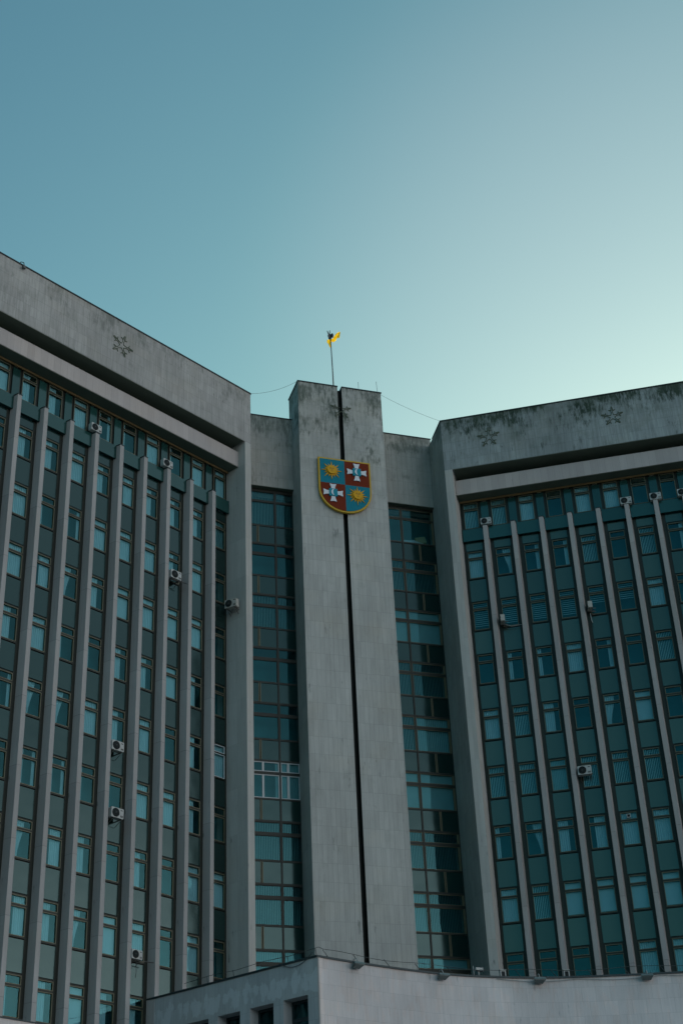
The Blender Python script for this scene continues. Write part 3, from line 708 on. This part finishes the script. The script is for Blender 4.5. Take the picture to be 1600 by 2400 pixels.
# rail wire along the annex edge
def along(t):       # arc length on front curve
    for i in range(1, len(us)):
        if t <= us[i]: f = (t-us[i-1])/(us[i]-us[i-1]); return Vector(curve[i-1]).lerp(Vector(curve[i]), f), (Vector(curve[i])-Vector(curve[i-1])).normalized()
    return Vector(curve[-1]), (Vector(curve[-1])-Vector(curve[-2])).normalized()
RL = thing('roof_wire_rail', 'thin wire rail on slanting posts along the annex roof edge', 'railing')
m = MB(); pts = []
for q in range(6): p = A0+e2*(LA-.05-(5-q)*1.55)+n2*.18; pts.append((p.x, p.y, HA+ZC+.34+(.06 if q % 2 else 0)))
t = .5
while t < us[-1]-1: p, d = along(t); nn = Vector((-d.y, d.x)); pts.append((p.x+nn.x*.2, p.y+nn.y*.2, HA+ZC+.36+.05*math.sin(t*1.3))); t += .8
m.tube(pts, .012, 5); build('wire', m, M['cable'], RL)
t = .55
while t < us[-1]-1:
    p, d = along(t); nn = Vector((-d.y, d.x)); m = MB()
    m.tube([(p.x+nn.x*.06+d.x*.12, p.y+nn.y*.06+d.y*.12, HA+ZC+.02), (p.x+nn.x*.2-d.x*.08, p.y+nn.y*.2-d.y*.08, HA+ZC+.36)], .014, 5); build('post', m, M['cable'], RL); t += 1.62
for q in range(5):
    p = A0+e2*(LA-.1-q*1.55)+n2*.1; m = MB(); m.tube([(p.x, p.y, HA+ZC+.02), (p.x+n2.x*.1-e2.x*.15, p.y+n2.y*.1-e2.y*.15, HA+ZC+.38)], .014, 5); build('post', m, M['cable'], RL)
a = A0+e2*7.9-n2*.06; b = A0+e2*9.75-n2*.06
cable('cable', catenary((a.x, a.y, 16.30+ZC), (b.x, b.y, 16.42+ZC), .36), .016, 'dark cable hanging in a loop below the annex roof corner')
pts = []
for q in range(18):
    t = 9.2+q*.62; p, d = along(t); pts.append((p.x+d.y*.04, p.y-d.x*.04, HA+ZC-.09-.10*abs(math.sin(q*.52))))
cable('cable', pts, .013, 'slack pale cable strung just below the coping of the curved annex wall', mat='pipe')

# ------------------------------------------------------------------ floodlights on the curved annex wall
def floodlight(t, label, first=[None]):
    p, d = along(t); ang = math.atan2(d.y, d.x)
    root = thing('floodlight', label, 'floodlight', (p.x, p.y, HA+ZC), ang, 'floodlights along the annex roof edge')
    if first[0] is None:
        h = MB(); h.mesh([(-.20, -.10, -.30), (.20, -.10, -.30), (.28, -.42, -.16), (-.28, -.42, -.16), (-.17, -.10, -.06), (.17, -.10, -.06), (.24, -.40, -.08), (-.24, -.40, -.08)],
                         [(0, 1, 2, 3), (4, 7, 6, 5), (0, 4, 5, 1), (1, 5, 6, 2), (2, 6, 7, 3), (3, 7, 4, 0)])
        gl = MB(); gl.mesh([(-.17, -.13, -.296), (.17, -.13, -.296), (.24, -.40, -.176), (-.24, -.40, -.176), (-.17, -.13, -.31), (.17, -.13, -.31), (.24, -.40, -.19), (-.24, -.40, -.19)],
                           [(0, 1, 2, 3), (4, 7, 6, 5), (0, 4, 5, 1), (1, 5, 6, 2), (2, 6, 7, 3), (3, 7, 4, 0)])
        ar = MB(); ar.tube([(.04, .12, .02), (.04, .05, .13), (.04, -.12, .12), (.04, -.24, -.05)], .02, 6)
        first[0] = (h.data('housing', [M['lamp']]), gl.data('lens', [M['lampglass']]), ar.data('arm', [M['pipe']]))
    for n_, dt in zip(('housing', 'lens', 'arm'), first[0]): link(n_, dt, root)
floodlight(1.95, 'floodlight on the annex edge below the tower slot')
floodlight(6.45, 'floodlight on the annex edge below the right glazed strip')
floodlight(11.1, 'floodlight on the annex edge under the second fin bay of the right wing')
floodlight(15.95, 'floodlight on the annex edge nearest the right side of the photo')

# small things standing on the annex edge
def small_box(t, label):
    p, d = along(t); m = MB(); m.box(-.13, .13, -.09, .09, .03, .36); m.box(-.15, .15, -.11, .11, .36, .385); m.box(-.08, .08, -.10, -.091, .09, .30, 1)
    o = build('junction_box', m, [M['acwhite'], M['acdark']]); p2 = p+Vector((-d.y, d.x))*.3; o.location = (p2.x, p2.y, HA+ZC); o.rotation_euler = (0, 0, math.atan2(d.y, d.x))
    return tag(o, label, 'electrical box', 'small boxes on the annex roof edge')
small_box(9.62, 'small dark-faced box on the annex edge below the first window column')
small_box(12.5, 'small pale box on the annex edge below the third window column')
p, d = along(8.5); cc = thing('security_camera', 'small pale security camera on a short post at the annex edge', 'security camera', (p.x, p.y+.3, HA+ZC), .2)
m = MB(); m.tube([(0, 0, .02), (0, 0, .30)], .035, 8); m.tube([(-.25, 0, 0), (-.27, 0, .5)], .018, 6); build('post', m, M['pipe'], cc)
m = MB(); m.box(-.16, .17, -.07, .07, .30, .44); m.box(.17, .20, -.085, .085, .29, .46); build('camera_body', m, M['acwhite'], cc)

# ------------------------------------------------------------------ air conditioners
def ac_parts(style):
    w, h, d = .36, .24, .14
    b = MB(); r = .025
    b.prismY([(-w+r, -h), (w-r, -h), (w, -h+r), (w, h-r), (w-r, h), (-w+r, h), (-w, h-r), (-w, -h+r)], -d, d)
    if style != 'side':
        for i in range(5): b.box(.17, .33, -d-.006, -d, -.18+i*.02, -.172+i*.02, 1)
        b.box(.18, .30, -d-.005, -d, .13, .165, 1)
    g_ = MB(); g_.disc(-.11, -d-.022, -d-.001, 0, .205, 28)
    rg = MB()
    n = 28
    for rad in (.20, .145, .09):
        P = [(-.11+rad*math.cos(i*2*math.pi/n), -d-.03, rad*math.sin(i*2*math.pi/n)) for i in range(n+1)]; rg.tube(P, .005, 4)
    for i in range(8): a = i*math.pi/8; rg.tube([(-.11+.2*math.cos(a), -d-.03, .2*math.sin(a)), (-.11-.2*math.cos(a), -d-.03, -.2*math.sin(a))], .004, 4)
    rg.disc(-.11, -d-.04, -d-.025, 0, .04, 12)
    br = MB(); br.box(-.02, .02, -d-.02, d+.22, -h-.05, -h-.01); br.tube([(0, -d+.02, -h-.05), (0, d+.2, -h-.3)], .014, 5)
    return b, g_, rg, br
AC = {}
def air_conditioner(side, s, n, Hc, label, style='front', scale=1.0, turn=0, brackets=True, mat='acwhite', hub=True):
    x, y = wing_pt(side, s, n)
    root = thing('air_conditioner', label, 'air conditioner', (x, y, Hc+ZC), (-R(30) if side > 0 else R(30))+turn, 'air conditioner units on the facades')
    root.scale = (scale, scale, scale)
    key = (mat,)
    if key not in AC:
        b, g_, rg, br = ac_parts('front')
        AC[key] = (b.data('casing', [M[mat], M['acdark']]), g_.data('fan', [M['acdark']]), rg.data('fan_guard', [M['guard']]), br.data('bracket', [M['steel']]))
    cs, gd, rd, bd = AC[key]
    link('casing', cs, root); f = link('fan', gd, root); link('fan_guard', rd, f)
    if brackets:
        link('bracket', bd, root, (-.24, 0, 0)); link('bracket', bd, root, (.24, 0, 0))
    return root
Z = -R(90)
air_conditioner(-1, 16.08, -2.98, 44.68, 'air conditioner on top of the fourth fin from the left edge', scale=.92, brackets=False)
air_conditioner(-1, 11.13, -2.98, 44.67, 'air conditioner on top of the third fin from the end pier of the left wing', scale=.92, brackets=False)
air_conditioner(-1, 10.42, -2.95, 38.0, 'air conditioner high between two left wing fins, a steel rail sticking out beneath')
air_conditioner(-1, 13.83, -2.95, 27.48, 'air conditioner halfway down the left wing, fan with a bright hub')
air_conditioner(-1, 13.70, -2.95, 24.2, 'air conditioner just below another one in the same bay of the left wing')
air_conditioner(-1, 12.25, -2.95, 17.95, 'lowest air conditioner of the left wing, drain hose hanging under it', scale=.86)
air_conditioner(-1, 6.62, -2.62, 37.55, 'weathered old air conditioner on the inner side of the left end pier', turn=-R(75), mat='acold')
air_conditioner(1, 7.80, -2.98, 44.66, 'air conditioner on the first fin beside the end pier of the right wing', scale=.86, brackets=False)
air_conditioner(1, 15.98, -2.98, 44.62, 'air conditioner on a right wing fin top, leftmost of three in the top row', scale=.9, brackets=False)
air_conditioner(1, 17.67, -2.98, 44.62, 'air conditioner on a right wing fin top, middle of three in the top row', scale=.9, brackets=False)
air_conditioner(1, 19.25, -2.98, 44.62, 'air conditioner cut by the right edge of the photo in the top row', scale=.9, brackets=False)
air_conditioner(1, 13.07, -2.98, 38.2, 'old air conditioner seen edge-on beside the fourth fin of the right wing', turn=-R(80), scale=.85, mat='acold')
air_conditioner(1, 8.14, -2.98, 38.12, 'old air conditioner seen edge-on beside the first fin of the right wing', turn=-R(80), scale=.85, mat='acold')
air_conditioner(1, 11.61, -2.98, 28.62, 'air conditioner in the lower middle of the right wing, dark oval badge beside its fan')
# rails and hoses of the units
def wl(side, s, n, H): x, y = wing_pt(side, s, n); return (x, y, H+ZC)
cable('mounting_rail', [wl(-1, 10.8, -2.95, 37.72), wl(-1, 9.62, -2.8, 37.72)], .022, 'steel rail sticking out under the high air conditioner of the left wing', 'rail', 'steel')
cable('mounting_rail', [wl(-1, 12.4, -2.95, 17.70), wl(-1, 11.3, -2.8, 17.72)], .022, 'steel rail with cable under the lowest air conditioner of the left wing', 'rail', 'steel')
cable('drain_hose', [wl(1, 8.2, -3.0, 37.85), wl(1, 8.6, -3.1, 37.7), wl(1, 9.2, -3.1, 37.72)], .016, 'pale hose running right from the edge-on air conditioner at the first right fin', 'hose', 'pipe')
cable('drain_hose', [wl(1, 13.05, -2.95, 37.75), wl(1, 13.08, -2.95, 37.3), wl(1, 13.12, -2.93, 37.15)], .02, 'short hose below the edge-on air conditioner at the fourth fin of the right wing', 'hose', 'pipe')
cable('drain_hose', [wl(-1, 12.2, -2.95, 17.7), wl(-1, 12.18, -2.95, 17.2), wl(-1, 12.22, -2.95, 16.95)], .014, 'thin hose hanging below the lowest air conditioner of the left wing', 'hose', 'cable')

# things lying inside the top window of the right glazed strip
m = MB(); m.prismY([(-.34, -.22), (.30, -.26), (.36, .20), (-.30, .24)], -.02, .22); m.box(-.30, .30, -.03, -.021, -.03, .01)
o = build('cardboard_box', m, M['card']); o.location = (5.42, VG+.30, 44.98+ZC); o.rotation_euler = (R(-8), R(-18), 0)
tag(o, 'tilted cardboard box behind the top window of the right glazed strip', 'box')
m = MB(); m.prismY([(-.62, 0), (.75, 0), (.72, .12), (.40, .17), (.05, .30), (-.20, .24), (-.60, .22)], 0, .2)
o = build('paper_pile', m, M['sheer']); o.location = (4.86, VG+.12, 44.54+ZC); tag(o, 'pale pile of papers on the sill of the top window in the right strip', 'papers')
